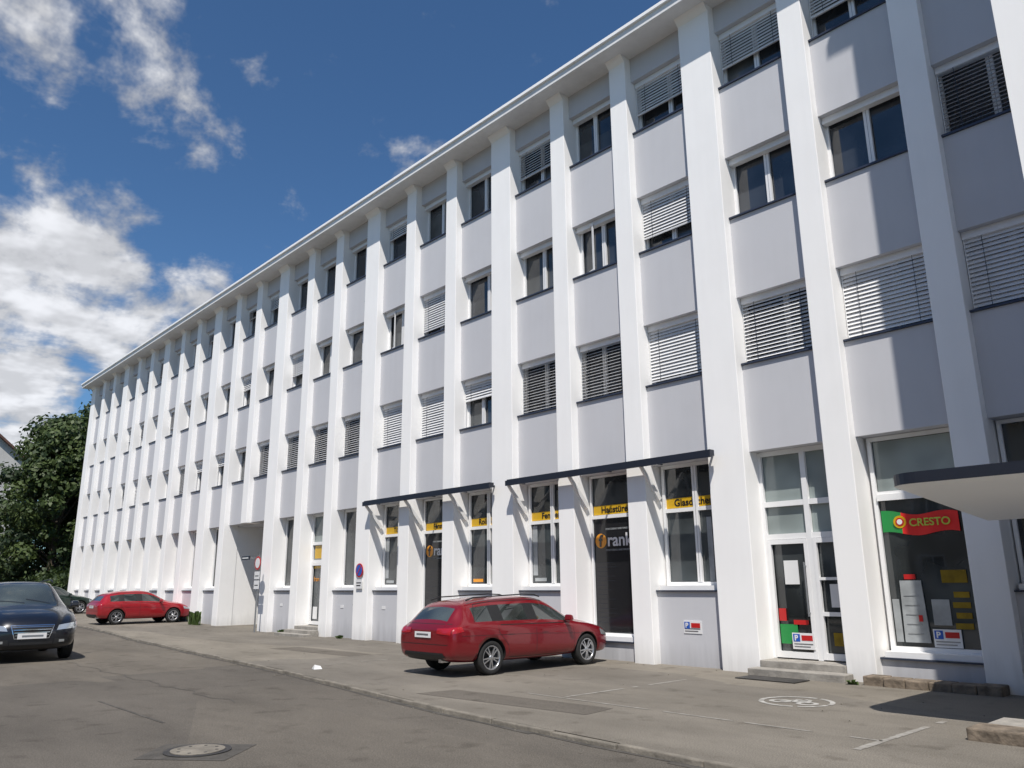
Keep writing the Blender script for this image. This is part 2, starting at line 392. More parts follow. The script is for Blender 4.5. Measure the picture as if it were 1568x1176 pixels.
ST = {1: {0:(1,C_),1:(1,C_),2:(1,.8),3:(.95,C_),4:(1,.5),5:(1,.5),6:(.38,C_),7:(1,C_),8:(1,C_),9:(1,.6),10:(1,.6),11:(1,.6),12:(1,.6),14:(.3,C_),16:(1,.6),19:(1,C_)},
      2: {0:(1,O_),1:(0,0),2:(0,0),3:(.72,C_),4:(0,0),5:(0,0),6:(0,0),7:(.85,C_),8:(0,0),9:(0,0),11:(.6,C_),13:(.4,C_),17:(.7,.7),20:(.5,C_)},
      3: {0:(.9,.6),1:(.55,C_),2:(.6,C_),3:(.6,C_),4:(0,0),5:(.62,.9),6:(0,0),7:(0,0),8:(.3,C_),9:(0,0),10:(0,0),12:(.4,C_),15:(.3,.8),18:(.6,.8)}}
for i in range(NB):
    x0, x1 = bay(i)
    for f in (1, 2, 3):
        zz0, zz1 = SILL[f]+.038, HEAD[f]
        window(x0, x1, zz0, zz1-.004, 'glass', R.choice([.42, .5, .5, .58]), open_leaf=((i, f) in ((4, 2), (8, 2))), net=R.random() < .4)
        fr, ti = ST[f].get(i, (R.choice([0, 0, 0, 0, .3, .5]), R.choice([C_, .7, O_])))
        blind(x0, x1, zz0, zz1, fr, ti)
    if i in (12, 13) or i in (1, 2, 4, 7, 10, 0): continue
    window(x0+.05, x1-.05, SILL[0]+.12, HEAD[0]-.004, 'shopglass', .56 if i < 12 else .5, fr=.07, transom=3.08 if i < 9 else None)
x0, x1 = bay(0); window(x0+.03, x1-.03, .48+1, 4.04, 'shopglass', None, fr=.06, transom=3.05)
x0, x1 = bay(1); window(x0+.06, x1-.03, .48, 4.04, 'shopglass', None, fr=.07, transom=3.05)
wf.box(x0+.131, x1-.101, YW-.06, YW-.025, 2.93, 3.04, 'frame')
wg.face([(x0+.14, YW+.025, 3.1), (x1-.1, YW+.025, 3.1), (x1-.1, YW+.025, 3.96), (x0+.14, YW+.025, 3.96)], 'paleglass')
for i in (4, 7):
    x0, x1 = bay(i); window(x0+.05, x1-.05, .48, 4.04, 'shopglass', None, fr=.05, transom=3.08)
def doorbay(i, zb):
    x0, x1 = bay(i); xm = x0+.92
    wf.box(x0, x0+.07, YW-.04, YW+.02, zb, 4.04, 'frame'); wf.box(x1-.07, x1, YW-.04, YW+.02, zb, 4.04, 'frame')
    wf.box(x0+.07, x1-.07, YW-.042, YW+.02, 3.96, 4.045, 'frame')
    for z in (2.42, 3.03): wf.box(x0+.07, x1-.07, YW-.042, YW+.02, z-.05, z+.05, 'frame')
    wf.box(xm-.05, xm+.05, YW-.05, YW+.02, zb, 3.96, 'frame')
    for a, c in ((x0+.07, xm-.05), (xm+.05, x1-.07)):
        wf.box(a+.002, a+.07, YW-.06, YW, zb+.02, 2.365, 'frame'); wf.box(c-.07, c-.002, YW-.06, YW, zb+.02, 2.365, 'frame')
        wf.box(a+.07, c-.07, YW-.058, YW, zb+.02, zb+.13, 'frame'); wf.box(a+.07, c-.07, YW-.058, YW, 2.28, 2.365, 'frame')
    wf.box(xm+.12, x1-.14, YW-.058, YW, 1.0, 1.07, 'frame'); wf.box(xm+.12, x1-.14, YW-.058, YW, 1.62, 1.67, 'frame')
    wg.face([(x0, YW+.03, zb), (x1, YW+.03, zb), (x1, YW+.03, 2.42), (x0, YW+.03, 2.42)], 'shopglass')
    wg.face([(x0, YW+.03, 2.42), (x1, YW+.03, 2.42), (x1, YW+.03, 4.02), (x0, YW+.03, 4.02)], 'paleglass')
    wf.cyl((xm-.11, YW-.13, zb+.75), .014, .95, 'z', 'steel', 10)
    for z in (zb+.8, zb+1.62): wf.box(xm-.115, xm-.105, YW-.13, YW-.055, z, z+.02, 'steel')
doorbay(2, .24); doorbay(10, .30)
wf.build('window_frames', B); wg.build('window_panes', B); bl.build('venetian_blinds', B)
stp = MB()
x0, x1 = bay(2); stp.box(x0+.005, x1-.005, -.02, .6, -.1, .235, 'concrete'); stp.box(x0-.05, x1+.12, -.36, -.025, -.1, .12, 'concrete')
x0, x1 = bay(10); stp.box(x0+.005, x1-.005, -.02, .6, -.1, .29, 'concrete'); stp.box(x0-.1, x1+.1, -.34, -.025, -.1, .19, 'concrete'); stp.box(x0-.2, x1+.2, -.64, -.345, -.1, .09, 'concrete')
stp.build('entrance_steps', B, bevel=.012)
b = MB()
for q in range(6):
    xa = -6.05+q*.33; b.box(xa, xa+.325, -.38+R.uniform(-.02, .02), -.005, -.1, .13+R.uniform(-.01, .015), 'stone')
b.build('stone_ledge', B, bevel=.02)
b = MB(); b.box(-8.0, -6.9, -.95, -.45, .004, .018, 'iron')
b.build('door_mat_grate', B)
yA = YW+.018
ad = MB()
for i, t in ((3, 'Glasd\u00e4cher'), (4, 'Haust\u00fcren'), (5, 'Fenster'), (6, 'Rolladen'), (7, 'Fenster'), (8, 'T\u00fcren')):
    x0, x1 = bay(i)
    ad.box(x0+.12, x1-.12, yA, yA+.006, 3.13, 3.34, 'yellow')
    text(t, (x0+x1)/2, yA-.004, 3.17, .21, 'black', B, 'lettering_yellow_band', .004, 'CENTER')
for i in (4, 7):
    x0, x1 = bay(i)
    ad.box(x0+.11, x1-.11, yA, yA+.006, .56, 3.02, 'black')
    ad.cyl((x0+.31, yA-.004, 2.54), .165, .003, 'y', 'orange', 32)
    text('f', x0+.255, yA-.008, 2.42, .36, 'black', B, 'lettering_logo', .012)
    text('rank', x0+.50, yA-.004, 2.42, .40, 'foilwhite', B, 'lettering_shop_name', .007)
    for z in (2.78, 2.31): text('FENSTERBAU UND HAUST\u00dcREN', x0+.46, yA-.004, z, .058, 'dimwhite', B, 'lettering_small')
    for q in range(14):
        z = .75+q*.1; ad.box(x0+.16, x0+.16+R.uniform(.25, .6), yA-.002, yA, z, z+.007, 'darkmetal')
x0, x1 = bay(10)
ad.box(x0+.16, x0+.78, yA-.004, yA, 2.52, 2.96, 'yellow'); ad.box(x0+.16, x0+.78, yA-.004, yA, 2.18, 2.27, 'yellow')
text('frank', x0+.18, yA-.01, 1.75, .22, 'orange', B, 'lettering_door')
ad.box(x0+.2, x0+.5, yA-.004, yA, .5, .9, 'foilwhite')
for i in (9, 11):
    x0, x1 = bay(i); ad.box(x1-.6, x1-.2, yA-.001, yA+.005, 3.1, 3.5, 'yellow')
for i in (5, 6, 8):
    x0, x1 = bay(i); ad.box(x0+.2, x0+.6, yA, yA+.005, 1.66, 1.74, 'orange' if i == 6 else 'dimwhite')
for i in (3, 5, 6, 8):
    x0, x1 = bay(i)
    if i in (5, 8): ad.box(x0+.14, x0+.30, yA+.002, yA+.008, 1.8, 3.0, 'dimwhite')
    if i in (3, 6): ad.box(x1-.5, x1-.38, yA+.002, yA+.008, 1.62, 2.9, 'dimwhite')
x0, x1 = bay(2)
ad.box(x0+.34, x0+.62, YW-.004, YW+.012, 1.55, 1.98, 'foilwhite')
ad.box(x0+.16, x0+.50, YW-.004, YW+.012, .50, .84, 'green'); ad.box(x0+.16, x0+.30, YW-.008, YW+.006, .9, 1.12, 'red')
ad.box(x0+.44, x0+.72, YW-.010, YW+.002, .84, .92, 'red')
ad.box(x1-.42, x1-.18, YW-.004, YW+.012, .50, .72, 'dimyellow'); ad.box(x1-.40, x1-.22, YW-.004, YW+.012, 1.15, 1.55, 'foilwhite')
def psign(x, y, z, w=.42, h=.28):
    ad.box(x, x+w, y-.012, y, z, z+h, 'foilwhite')
    ad.box(x+.02, x+.15, y-.016, y-.012, z+h-.15, z+h-.02, 'blue'); text('P', x+.045, y-.018, z+h-.13, .13, 'foilwhite', B, 'lettering_parking', .004)
    ad.box(x+.18, x+w-.03, y-.016, y-.012, z+h-.13, z+h-.04, 'red')
    ad.box(x+.03, x+w-.03, y-.015, y-.012, z+.08, z+.10, 'steel'); ad.box(x+.03, x+w-.08, y-.015, y-.012, z+.035, z+.055, 'steel')
psign(x0+.42, YW-.065, .42)
x0, x1 = bay(3); psign(x0+.62, YS, .62, .42, .24)
for i in (5, 6, 8, 9, 11):
    x0, x1 = bay(i); ad.box(x0+.5, x0+.68, YS-.01, YS, .9, .99, 'foilwhite')
x0, x1 = bay(1); yp = YW+.012
psign(x0+.75, YW-.005, .56)
# banner hanging inside the pane (own plane in front of the glass)
N = 26; fx0, fx1 = x0+.15, x1-.22
for q in range(N):
    a, c = q/N, (q+1)/N
    xa, xc = fx0+(fx1-fx0)*a, fx0+(fx1-fx0)*c
    za, zc = 2.37+.035*math.sin(a*8+1)-.02*a, 2.37+.035*math.sin(c*8+1)-.02*c
    ya, yc = yp-.012+.010*math.sin(a*17), yp-.012+.010*math.sin(c*17)
    ad.face([(xa, ya, za), (xc, yc, zc), (xc, yc, zc+.36-.04*c), (xa, ya, za+.36-.04*a)], 'green' if a < .24 else 'flagred')
ad.cyl((fx0+.30, yp-.028, 2.56), .105, .003, 'y', 'yellow', 24); ad.cyl((fx0+.30, yp-.032, 2.56), .07, .003, 'y', 'red', 24); ad.cyl((fx0+.30, yp-.036, 2.56), .045, .003, 'y', 'foilwhite', 16)
text('CRESTO', fx0+.45, yp-.030, 2.48, .175, 'flagtext', B, 'lettering_flag', .003)
ad.hexa([(x0+.30, yp-.02, .62), (x0+.70, yp-.02, .62), (x0+.70, yp, .62), (x0+.30, yp, .62), (x0+.32, yp-.02, 1.60), (x0+.66, yp-.02, 1.60), (x0+.66, yp, 1.60), (x0+.32, yp, 1.60)], 'dimwhite')
ad.box(x0+.40, x0+.58, yp-.02, yp, 1.62, 1.70, 'red'); ad.box(x0+.56, x0+.62, yp-.028, yp-.02, .95, 1.05, 'red')
for q in range(5): ad.box(x0+.36, x0+.60, yp-.026, yp-.02, .75+q*.15, .76+q*.15, 'steel')
ad.box(x0+.98, x0+1.36, yp-.01, yp, 1.56, 1.76, 'dimyellow')
for q in range(4): ad.box(x0+1.10+.03*(q % 2), x0+1.36, yp-.01, yp, .85+q*.16, .94+q*.16, 'dimyellow')
ad.box(x0+.78, x0+1.05, yp-.01, yp, .9, 1.3, 'dimwhite'); ad.box(x0+.16, x0+.27, yp-.01, yp, .62, 1.3, 'dimwhite')
ad.build('window_advertising', B)

aw = MB()
for (xa, xb) in ((-14.55, -8.62), (-21.15, -15.2)):
    aw.box(xa, xb, -.27, -.13, 4.00, 4.12, 'darkmetal')
    aw.box(xa-.02, xb+.02, -.31, -.26, 3.965, 4.09, 'darkmetal')
    n = 4
    for q in range(n+1):
        xx = xa+.12+(xb-xa-.24)*q/n
        aw.box(xx-.02, xx+.02, -.14, .24, 4.03, 4.07, 'darkmetal')
for k in (0, 1):  # added white slanted bars imitating the sunlit diagonal edge beside the piers
    for xs in (-10.45, -12.54, -14.63):
        xx = xs-PER*k+.03
        aw.hexa([(xx, -.24, 3.99), (xx+.05, -.24, 3.99), (xx+.05, -.14, 3.99), (xx, -.14, 3.99),
                 (xx, .36, 3.30), (xx+.05, .36, 3.30), (xx+.05, .45, 3.36), (xx, .45, 3.36)], 'frame')
aw.build('awnings', B)

dp = MB()
for X in (-22.05, -41.8): dp.cyl((X, .10, 0.0), .045, 14.1, 'z', 'frame', 12)
for X in (-22.05, -41.8):
    for z in (1, 3.5, 6, 8.5, 11, 13.4): dp.box(X-.055, X+.055, .05, .2, z, z+.03, 'steel')
dp.build('downpipes', B)

WX, WY, WZ = -2.16, -3.0, 19.2
wg2 = MB(); wg2.box(WX, 18, WY, 12.5, -.5, WZ, 'white'); wg2.box(WX-.25, 18.3, WY-.25, 12.8, WZ, WZ+.25, 'eave')
wg2.build('wing_walls', B)
w2 = MB()
for xx in [WX+1.6+2.2*q for q in range(7)]:
    for z in (5.8, 9.0, 12.1, 15.3):
        w2.box(xx, xx+1.5, WY-.006, WY+.01, z, z+1.5, 'glass'); w2.box(xx-.06, xx, WY-.03, WY+.01, z, z+1.5, 'frame'); w2.box(xx+1.5, xx+1.56, WY-.03, WY+.01, z, z+1.5, 'frame')
        w2.box(xx-.06, xx+1.56, WY-.03, WY+.01, z+1.5, z+1.56, 'frame'); w2.box(xx+.72, xx+.78, WY-.03, WY+.01, z, z+1.5, 'frame'); w2.box(xx-.08, xx+1.58, WY-.06, WY+.01, z-.05, z, 'sill')
w2.box(.4, 2.4, WY-.01, WY+.01, .2, 2.5, 'glass'); w2.box(.34, .4, WY-.04, WY+.01, .2, 2.5, 'frame'); w2.box(2.4, 2.46, WY-.04, WY+.01, .2, 2.5, 'frame')
w2.build('wing_windows', B)
cn = bmesh.new()
CX0, CY0, CY1 = -3.85, -4.0, -1.0
outl = [(6, CY0)]
r = .35
for q in range(9):
    a = -math.pi/2-q*math.pi/16
    outl.append((CX0+r+r*math.cos(a), CY0+r+r*math.sin(a)))
outl += [(CX0, CY1), (WX-.0, CY1), (WX, WY-.0), (6, WY)]
def soff(y): return 2.63-.23*max(0, min(1, (y-CY0)/(CY1-CY0)))
TOPZ = 2.80
tv = [cn.verts.new((x, y, TOPZ)) for x, y in outl]; mv = [cn.verts.new((x, y, TOPZ-.13)) for x, y in outl]
bv = [cn.verts.new((x+(.12 if x < -3 else 0), y+(.10 if y < -3.5 else 0), soff(y))) for x, y in outl]
cn.faces.new(tv); cn.faces.new(list(reversed(bv)))
n = len(outl)
for q in range(n):
    j = (q+1) % n
    f1 = cn.faces.new((tv[j], tv[q], mv[q], mv[j])); f1.material_index = 1
    f2 = cn.faces.new((mv[j], mv[q], bv[q], bv[j]))
cn.normal_update(); bmesh.ops.recalc_face_normals(cn, faces=cn.faces)
me = bpy.data.meshes.new('entrance_canopy'); cn.to_mesh(me); cn.free(); me.materials.append(mat('canopy_white', (.93, .95, .97), .6)); me.materials.append(M['darkmetal'])
me.polygons[0].material_index = 1
co = bpy.data.objects.new('canopy', me); scene.collection.objects.link(co); co.parent = B
b = MB(); b.cyl((-.8, -3.85, 0), .05, 2.66, 'z', 'steel', 16); b.build('canopy_post', B)
b = MB()
for q in range(9):
    b.box(-3.32+q*.62, -3.32+(q+1)*.62-.008, -4.05+R.uniform(-.02, .02), -3.62, -.1, .12+R.uniform(-.006, .006), 'stone')
b.box(-3.28, 2.2, -3.615, -3.005, -.1, .115, 'concrete')
b.build('entrance_platform', B, bevel=.018)
b = MB(); b.box(-2.5, -2.17, -1.9, -1.2, 0.9, 1.3, 'steel'); b.build('letter_box', B, bevel=.01)

wd = MB(); leaf_g = mat('weed_leaf', (0.06, 0.10, 0.02), 0.7, var=.3)
for (wx, wy, nn, hh) in ((-33.6, -.25, 130, .55), (-36.5, -.1, 50, .3), (-22.6, -.05, 25, .12), (-6.2, -.4, 14, .08), (-40, -.1, 60, .3), (-26.5, -.05, 30, .15), (-17, 0, 12, .08)):
    for q in range(nn):
        a = R.uniform(0, 6.28); d = R.random()*.5*hh; x = wx+d*math.cos(a)*2; y = wy-abs(d*math.sin(a)); h = R.uniform(.4, 1)*hh
        z = gz(x); s = .025; dx = R.uniform(-.12, .12)
        wd.face([(x-s, y, z), (x+s, y, z), (x+s+dx, y+R.uniform(-.1, .1), z+h), (x+dx-.01, y, z+h*.95)], leaf_g)
wd.build('weeds')

# ------------------------------------------------------------------ signs
s1 = empty('no_parking_sign', (-21.62, -.03, 0))
b = MB(); b.cyl((0, -.02, 2.05), .21, .012, 'y', 'red', 36); b.cyl((0, -.026, 2.05), .165, .008, 'y', 'blue', 36)
b.hexa([(-.13,-.032,1.92),(-.10,-.032,1.90),(-.10,-.027,1.90),(-.13,-.027,1.92),(.10,-.032,2.19),(.13,-.032,2.17),(.13,-.027,2.17),(.10,-.027,2.19)], 'red')
b.box(-.17, .17, -.02, -.008, 1.5, 1.78, 'foilwhite'); b.box(-.13, .13, -.024, -.02, 1.66, 1.69, 'black'); b.box(-.13, .1, -.024, -.02, 1.58, 1.61, 'black')
b.build('plate', s1)
s2 = empty('traffic_sign', (-28.0, -.35, 0))
b = MB(); b.cyl((0, 0, 0), .03, 2.75, 'z', 'steel', 14); b.build('post', s2)
b = MB(); b.cyl((0, -.05, 2.42), .24, .012, 'y', 'red', 36); b.cyl((0, -.056, 2.42), .18, .008, 'y', 'foilwhite', 36)
b.box(-.2, .2, -.05, -.035, 1.85, 2.12, 'foilwhite'); b.box(-.2, .2, -.05, -.035, 1.5, 1.8, 'foilwhite'); b.box(-.14, .14, -.054, -.05, 1.95, 1.98, 'black'); b.box(-.14, .14, -.054, -.05, 1.62, 1.65, 'black')
b.build('plates', s2)
s3 = empty('projecting_sign', (-28.9, -.02, 2.62))
b = MB(); b.box(-.55, .1, -.35, -.31, -.06, .08, 'darkmetal'); b.box(-.02, .02, -.31, .02, -.01, .03, 'steel'); b.box(-.5, .02, -.354, -.35, -.01, .03, 'foilwhite')
b.build('board', s3)

# ------------------------------------------------------------------ cars
tyre = mat('tyre_rubber', (0.018, 0.018, 0.018), 0.85, bump=.3, bscale=60)
rimM = mat('alloy_rim', (0.55, 0.56, 0.58), 0.3, metal=.9)
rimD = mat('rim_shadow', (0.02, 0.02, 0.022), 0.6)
carglass = glass_mat('car_glass', (0.03, 0.036, 0.034), .02, .9, 0.0, contrast=3.0)
carglass.node_tree.nodes['Principled BSDF'].inputs['Coat Weight'].default_value = .8
trim = mat('black_trim', (0.015, 0.015, 0.016), 0.5)
chrome = mat('chrome', (0.7, 0.7, 0.72), 0.15, metal=1)
tail = mat('tail_light', (0.35, 0.01, 0.015), 0.12, coat=1)
headl = mat('head_light', (0.55, 0.58, 0.6), 0.08, metal=.6, coat=1)
plateM = mat('plate_white', (0.75, 0.75, 0.75), 0.4)
liner = mat('wheel_well', (0.01, 0.01, 0.01), 0.9)
STN = [
 (-2.36,.70,.42,.68,.78,.66,.84,.58),(-2.32,.84,.34,.78,.88,.78,.93,.66),(-2.24,.89,.28,.83,.94,.83,1.00,.67),
 (-1.96,.905,.25,.85,.965,.85,1.31,.60),(-1.78,.91,.24,.855,.965,.86,1.385,.59),(-1.20,.915,.22,.85,.955,.87,1.435,.60),
 (-1.12,.915,.22,.85,.955,.87,1.44,.60),(-.16,.915,.21,.84,.94,.87,1.465,.60),(-.07,.915,.21,.84,.94,.87,1.465,.60),
 (.36,.915,.21,.835,.935,.87,1.435,.585),(.74,.915,.22,.83,.93,.868,1.24,.62),(.96,.912,.23,.82,.925,.865,1.11,.66),
 (1.20,.91,.24,.81,.915,.855,.985,.71),(1.50,.905,.24,.80,.895,.84,.95,.70),(1.92,.885,.22,.74,.83,.79,.88,.62),
 (2.18,.82,.21,.66,.735,.72,.79,.56),(2.30,.72,.25,.57,.63,.64,.68,.5),(2.35,.60,.33,.49,.55,.54,.59,.42)]

def wheel(name, parent, loc, flip, r=.325, spokes=10):
    b = MB(); seg = 40
    def lathe(prof, k):
        i = len(b.v)
        for (rr, yy) in prof:
            for a in range(seg):
                t = 2*math.pi*a/seg; b.v.append((rr*math.cos(t), yy, rr*math.sin(t)))
        for p in range(len(prof)-1):
            for a in range(seg):
                c = (a+1) % seg
                b.f.append((i+p*seg+a, i+p*seg+c, i+(p+1)*seg+c, i+(p+1)*seg+a)); b.m.append(b.mi(k))
    s = r/.325
    lathe([(.215*s,.085),(.235*s,.105),(.295*s,.108),(.318*s,.09),(.325*s,.05),(.325*s,-.05),(.318*s,-.09),(.29*s,-.108),(.2*s,-.1)], tyre)
    lathe([(.228*s,.103),(.215*s,.107),(.205*s,.095),(.198*s,.03),(.19*s,-.06)], rimM)
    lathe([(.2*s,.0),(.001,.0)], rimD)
    lathe([(.055*s,.06),(.05*s,.098),(.03*s,.104),(.001,.104)], rimM)
    for q in range(spokes):
        a = 2*math.pi*q/spokes+(0.12 if q % 2 else -0.12)
        c, sn = math.cos(a), math.sin(a)
        def P(rad, w, y): return (rad*c-w*sn, y, rad*sn+w*c)
        b.hexa([P(.04*s,-.016,.07), P(.04*s,.016,.07), P(.21*s,.012,.065), P(.21*s,-.012,.065),
                P(.04*s,-.014,.098), P(.04*s,.014,.098), P(.21*s,.010,.095), P(.21*s,-.010,.095)], rimM)
    o = b.build(name, parent, smooth=False); o.location = loc
    if flip: o.rotation_euler = (0, 0, math.pi)
    for p in o.data.polygons: p.use_smooth = p.area < .004 and len(p.vertices) == 4
    return o

def car(name, paint, loc, rz, scale, kind='wagon', plate=True, rails=True):
    E = empty(name, loc, rz, scale)
    def fxx(x):
        if kind == 'hatch' and x < -.16: return -.16+(x+.16)*.80
        return x
    wr, wfz = fxx(-1.35), 1.44
    bm = bmesh.new(); rings = []
    for (x, hw, zb, z4, z5, hw5, zr, hwr) in STN:
        x = fxx(x)
        if kind == 'hatch' and x < -1.0 and zr > 1.1: zr -= .02+.05*((-x)-1.0)
        half = [(0, zb), (.8*hw, zb), (hw-.035, zb+.07), (hw, zb+.26), (hw-.002, z4), (hw5, z5), (hwr, zr-.065), (hwr-.075, zr-.012), (hwr*.5, zr+.012), (0, zr+.02)]
        half[3] = (hw, min(zb+.26, z4-.08))
        rg = [bm.verts.new((x, y, z)) for y, z in half]+[bm.verts.new((x, -y, z)) for y, z in reversed(half[1:-1])]
        rings.append(rg)
    n = len(rings[0])
    for s in range(len(rings)-1):
        for q in range(n):
            f = bm.faces.new((rings[s][q], rings[s+1][q], rings[s+1][(q+1) % n], rings[s][(q+1) % n]))
            sg = q if q < 9 else 17-q
            mi = 0
            if sg == 5:
                if s in (4, 6, 8, 9, 10): mi = 1
                if s in (5, 7): mi = 2
            if sg in (7, 8) and s in (9, 10, 11): mi = 1
            if sg in (7, 8) and s == 2: mi = 1
            if sg == 0: mi = 2
            f.material_index = mi; f.smooth = True
    for rg, rev in ((rings[0], False), (rings[-1], True)):
        Rr = rg[:10]; Lr = [rg[0]]+list(reversed(rg[10:]))+[rg[9]]
        for q in range(9):
            vs = [Rr[q], Rr[q+1]]+([Lr[q+1]] if q+1 < 9 else [])+([Lr[q]] if q > 0 else [])
            if len(vs) >= 3: f = bm.faces.new(vs); f.smooth = True
    bmesh.ops.recalc_face_normals(bm, faces=bm.faces)
    me = bpy.data.meshes.new(name+'_body'); bm.to_mesh(me); bm.free()
    for mm in (paint, carglass, trim, liner): me.materials.append(mm)
    o = bpy.data.objects.new('body', me); scene.collection.objects.link(o)
    ss = o.modifiers.new('s', 'SUBSURF'); ss.levels = 2; ss.render_levels = 2
    cut = MB(); cut.mats = [paint, carglass, trim, liner]
    for xx in (wr, wfz):
        for sy in (-1, 1):
            y0 = .62 if sy > 0 else -1.1
            cut.cyl((xx, y0, .325), .375, .48, 'y', liner, 40)
    co = cut.build('cutter')
    bo = o.modifiers.new('b', 'BOOLEAN'); bo.operation = 'DIFFERENCE'; bo.object = co; bo.solver = 'EXACT'
    bpy.context.view_layer.update()
    dg = bpy.context.evaluated_depsgraph_get()
    nm = bpy.data.meshes.new_from_object(o.evaluated_get(dg))
    o.modifiers.clear(); o.data = nm; bpy.data.objects.remove(co)
    o.parent = E
    bvh = BVHTree.FromPolygons([v.co.copy() for v in nm.vertices], [tuple(p.vertices) for p in nm.polygons])
    D = MB()
    def cast(axis, u, v, off):
        if axis == 'L': og, d = Vector((u, 3, v)), Vector((0, -1, 0))
        elif axis == 'R': og, d = Vector((u, -3, v)), Vector((0, 1, 0))
        elif axis == 'B': og, d = Vector((-4, u, v)), Vector((1, 0, 0))
        elif axis == 'F': og, d = Vector((4, u, v)), Vector((-1, 0, 0))
        else: og, d = Vector((u, v, 3)), Vector((0, 0, -1))
        h = bvh.ray_cast(og, d)
        if h[0] is None: return None
        return h[0]-d*off
    def patch(axis, c, k, off=.005, nu=8, nv=4):
        g = []
        for a in range(nu+1):
            row = []
            for b_ in range(nv+1):
                s, t = a/nu, b_/nv
                u = (c[0][0]*(1-s)+c[1][0]*s)*(1-t)+(c[3][0]*(1-s)+c[2][0]*s)*t
                v = (c[0][1]*(1-s)+c[1][1]*s)*(1-t)+(c[3][1]*(1-s)+c[2][1]*s)*t
                row.append(cast(axis, u, v, off))
            g.append(row)
        for a in range(nu):
            for b_ in range(nv):
                q = [g[a][b_], g[a+1][b_], g[a+1][b_+1], g[a][b_+1]]
                if all(p is not None for p in q): D.face(q, k)
    def seam(axis, pts, w=.010, k=trim, off=.002):
        for (a, b_) in zip(pts[:-1], pts[1:]):
            d = Vector((b_[0]-a[0], b_[1]-a[1])); L = d.length; d.normalize(); nn = Vector((-d.y, d.x))*w/2
            patch(axis, [(a[0]-nn.x, a[1]-nn.y), (b_[0]-nn.x, b_[1]-nn.y), (b_[0]+nn.x, b_[1]+nn.y), (a[0]+nn.x, a[1]+nn.y)], k, off, max(2, int(L/.08)), 1)
    for ax in ('L', 'R'):
        X = fxx
        seam(ax, [(X(-.12), .93), (X(-.12), .30)]); seam(ax, [(X(-.12), .30), (1.02, .30), (1.04, .6), (.98, .90)])
        seam(ax, [(X(-1.16), .93), (X(-1.16), .80), (X(-.92), .55), (X(-.86), .31), (X(-.12), .30)])
        seam(ax, [(X(-1.1), .935), (X(-.1), .925), (.95, .915)], .016, trim, .004)
        seam(ax, [(X(-1.75), 1.0), (X(-1.6), 1.33), (X(-1.1), 1.385), (.1, 1.40), (.42, 1.36)], .014, trim, .004)
        seam(ax, [(wr+.42, .27), (1.04, .26)], .07, trim, .003)
        seam(ax, [(X(-2.1), .76), (-.1, .73), (1.6, .66)], .008, trim, .001)
        for hx in (X(-.95), .02): patch(ax, [(hx, .79), (hx+.17, .79), (hx+.17, .815), (hx, .815)], paint, .03, 3, 1)
        patch(ax, [(X(-2.30), .80), (X(-2.05), .84), (X(-2.08), .93), (X(-2.27), .92)], tail, .006)
        patch(ax, [(1.93, .62), (2.26, .58), (2.2, .66), (1.9, .75)], headl, .006)
    for sg in (-1, 1):
        patch('B', [(sg*.42, .80), (sg*.80, .78), (sg*.80, .91), (sg*.42, .90)], tail, .008)
        patch('F', [(sg*.44, .57), (sg*.80, .60), (sg*.78, .70), (sg*.48, .66)], headl, .006)
        patch('F', [(sg*.40, .32), (sg*.74, .34), (sg*.72, .42), (sg*.42, .42)], trim, .006)
        patch('F', [(sg*.5, .355), (sg*.6, .355), (sg*.6, .40), (sg*.5, .40)], headl, .012, 3, 2)
    patch('B', [(-.26, .72), (.26, .72), (.26, .83), (-.26, .83)], plateM if plate else trim, .02, 6, 2)
    patch('B', [(-.18, .76), (.20, .76), (.20, .795), (-.18, .795)], M['steel'], .0225, 1, 1)
    patch('B', [(-.66, .36), (.66, .36), (.60, .45), (-.60, .45)], trim, .006, 10, 3)
    seam('B', [(-.74, .60), (.74, .60)], .012); seam('B', [(-.70, .98), (.70, .98)], .01)
    patch('F', [(-.30, .44), (.30, .44), (.38, .66), (-.38, .66)], trim, .006, 10, 6)
    for q in range(4):
        z = .49+q*.05; seam('F', [(-.30-.02*q, z), (.30+.02*q, z)], .012, chrome, .014)
    seam('F', [(-.31, .435), (.31, .435), (.39, .668), (-.39, .668), (-.31, .435)], .014, chrome, .012)
    patch('F', [(-.26, .43), (.26, .43), (.26, .53), (-.26, .53)], plateM, .03, 6, 2)
    patch('F', [(-.18, .465), (.20, .465), (.20, .495), (-.18, .495)], M['steel'], .034, 1, 1)
    patch('F', [(-.38, .28), (.38, .28), (.38, .37), (-.38, .37)], trim, .006, 8, 2)
    D.cyl((2.3, 0, .60), .045, .04, 'x', chrome, 20)
    seam('T', [(1.12, -.05), (.98, -.55)], .016, trim, .012); seam('T', [(1.12, .45), (.98, -.02)], .016, trim, .012)
    D.build('trim_and_lights', E)
    mr = MB()
    for sg in (-1, 1):
        y = sg*.99
        mr.hexa([(.72, y-.10, .95), (.84, y-.10, .96), (.84, y+.10, .96), (.72, y+.10, .95), (.73, y-.09, 1.08), (.82, y-.08, 1.07), (.82, y+.08, 1.07), (.73, y+.09, 1.08)], paint)
    mr.build('mirrors', E, bevel=.03)
    mr = MB()
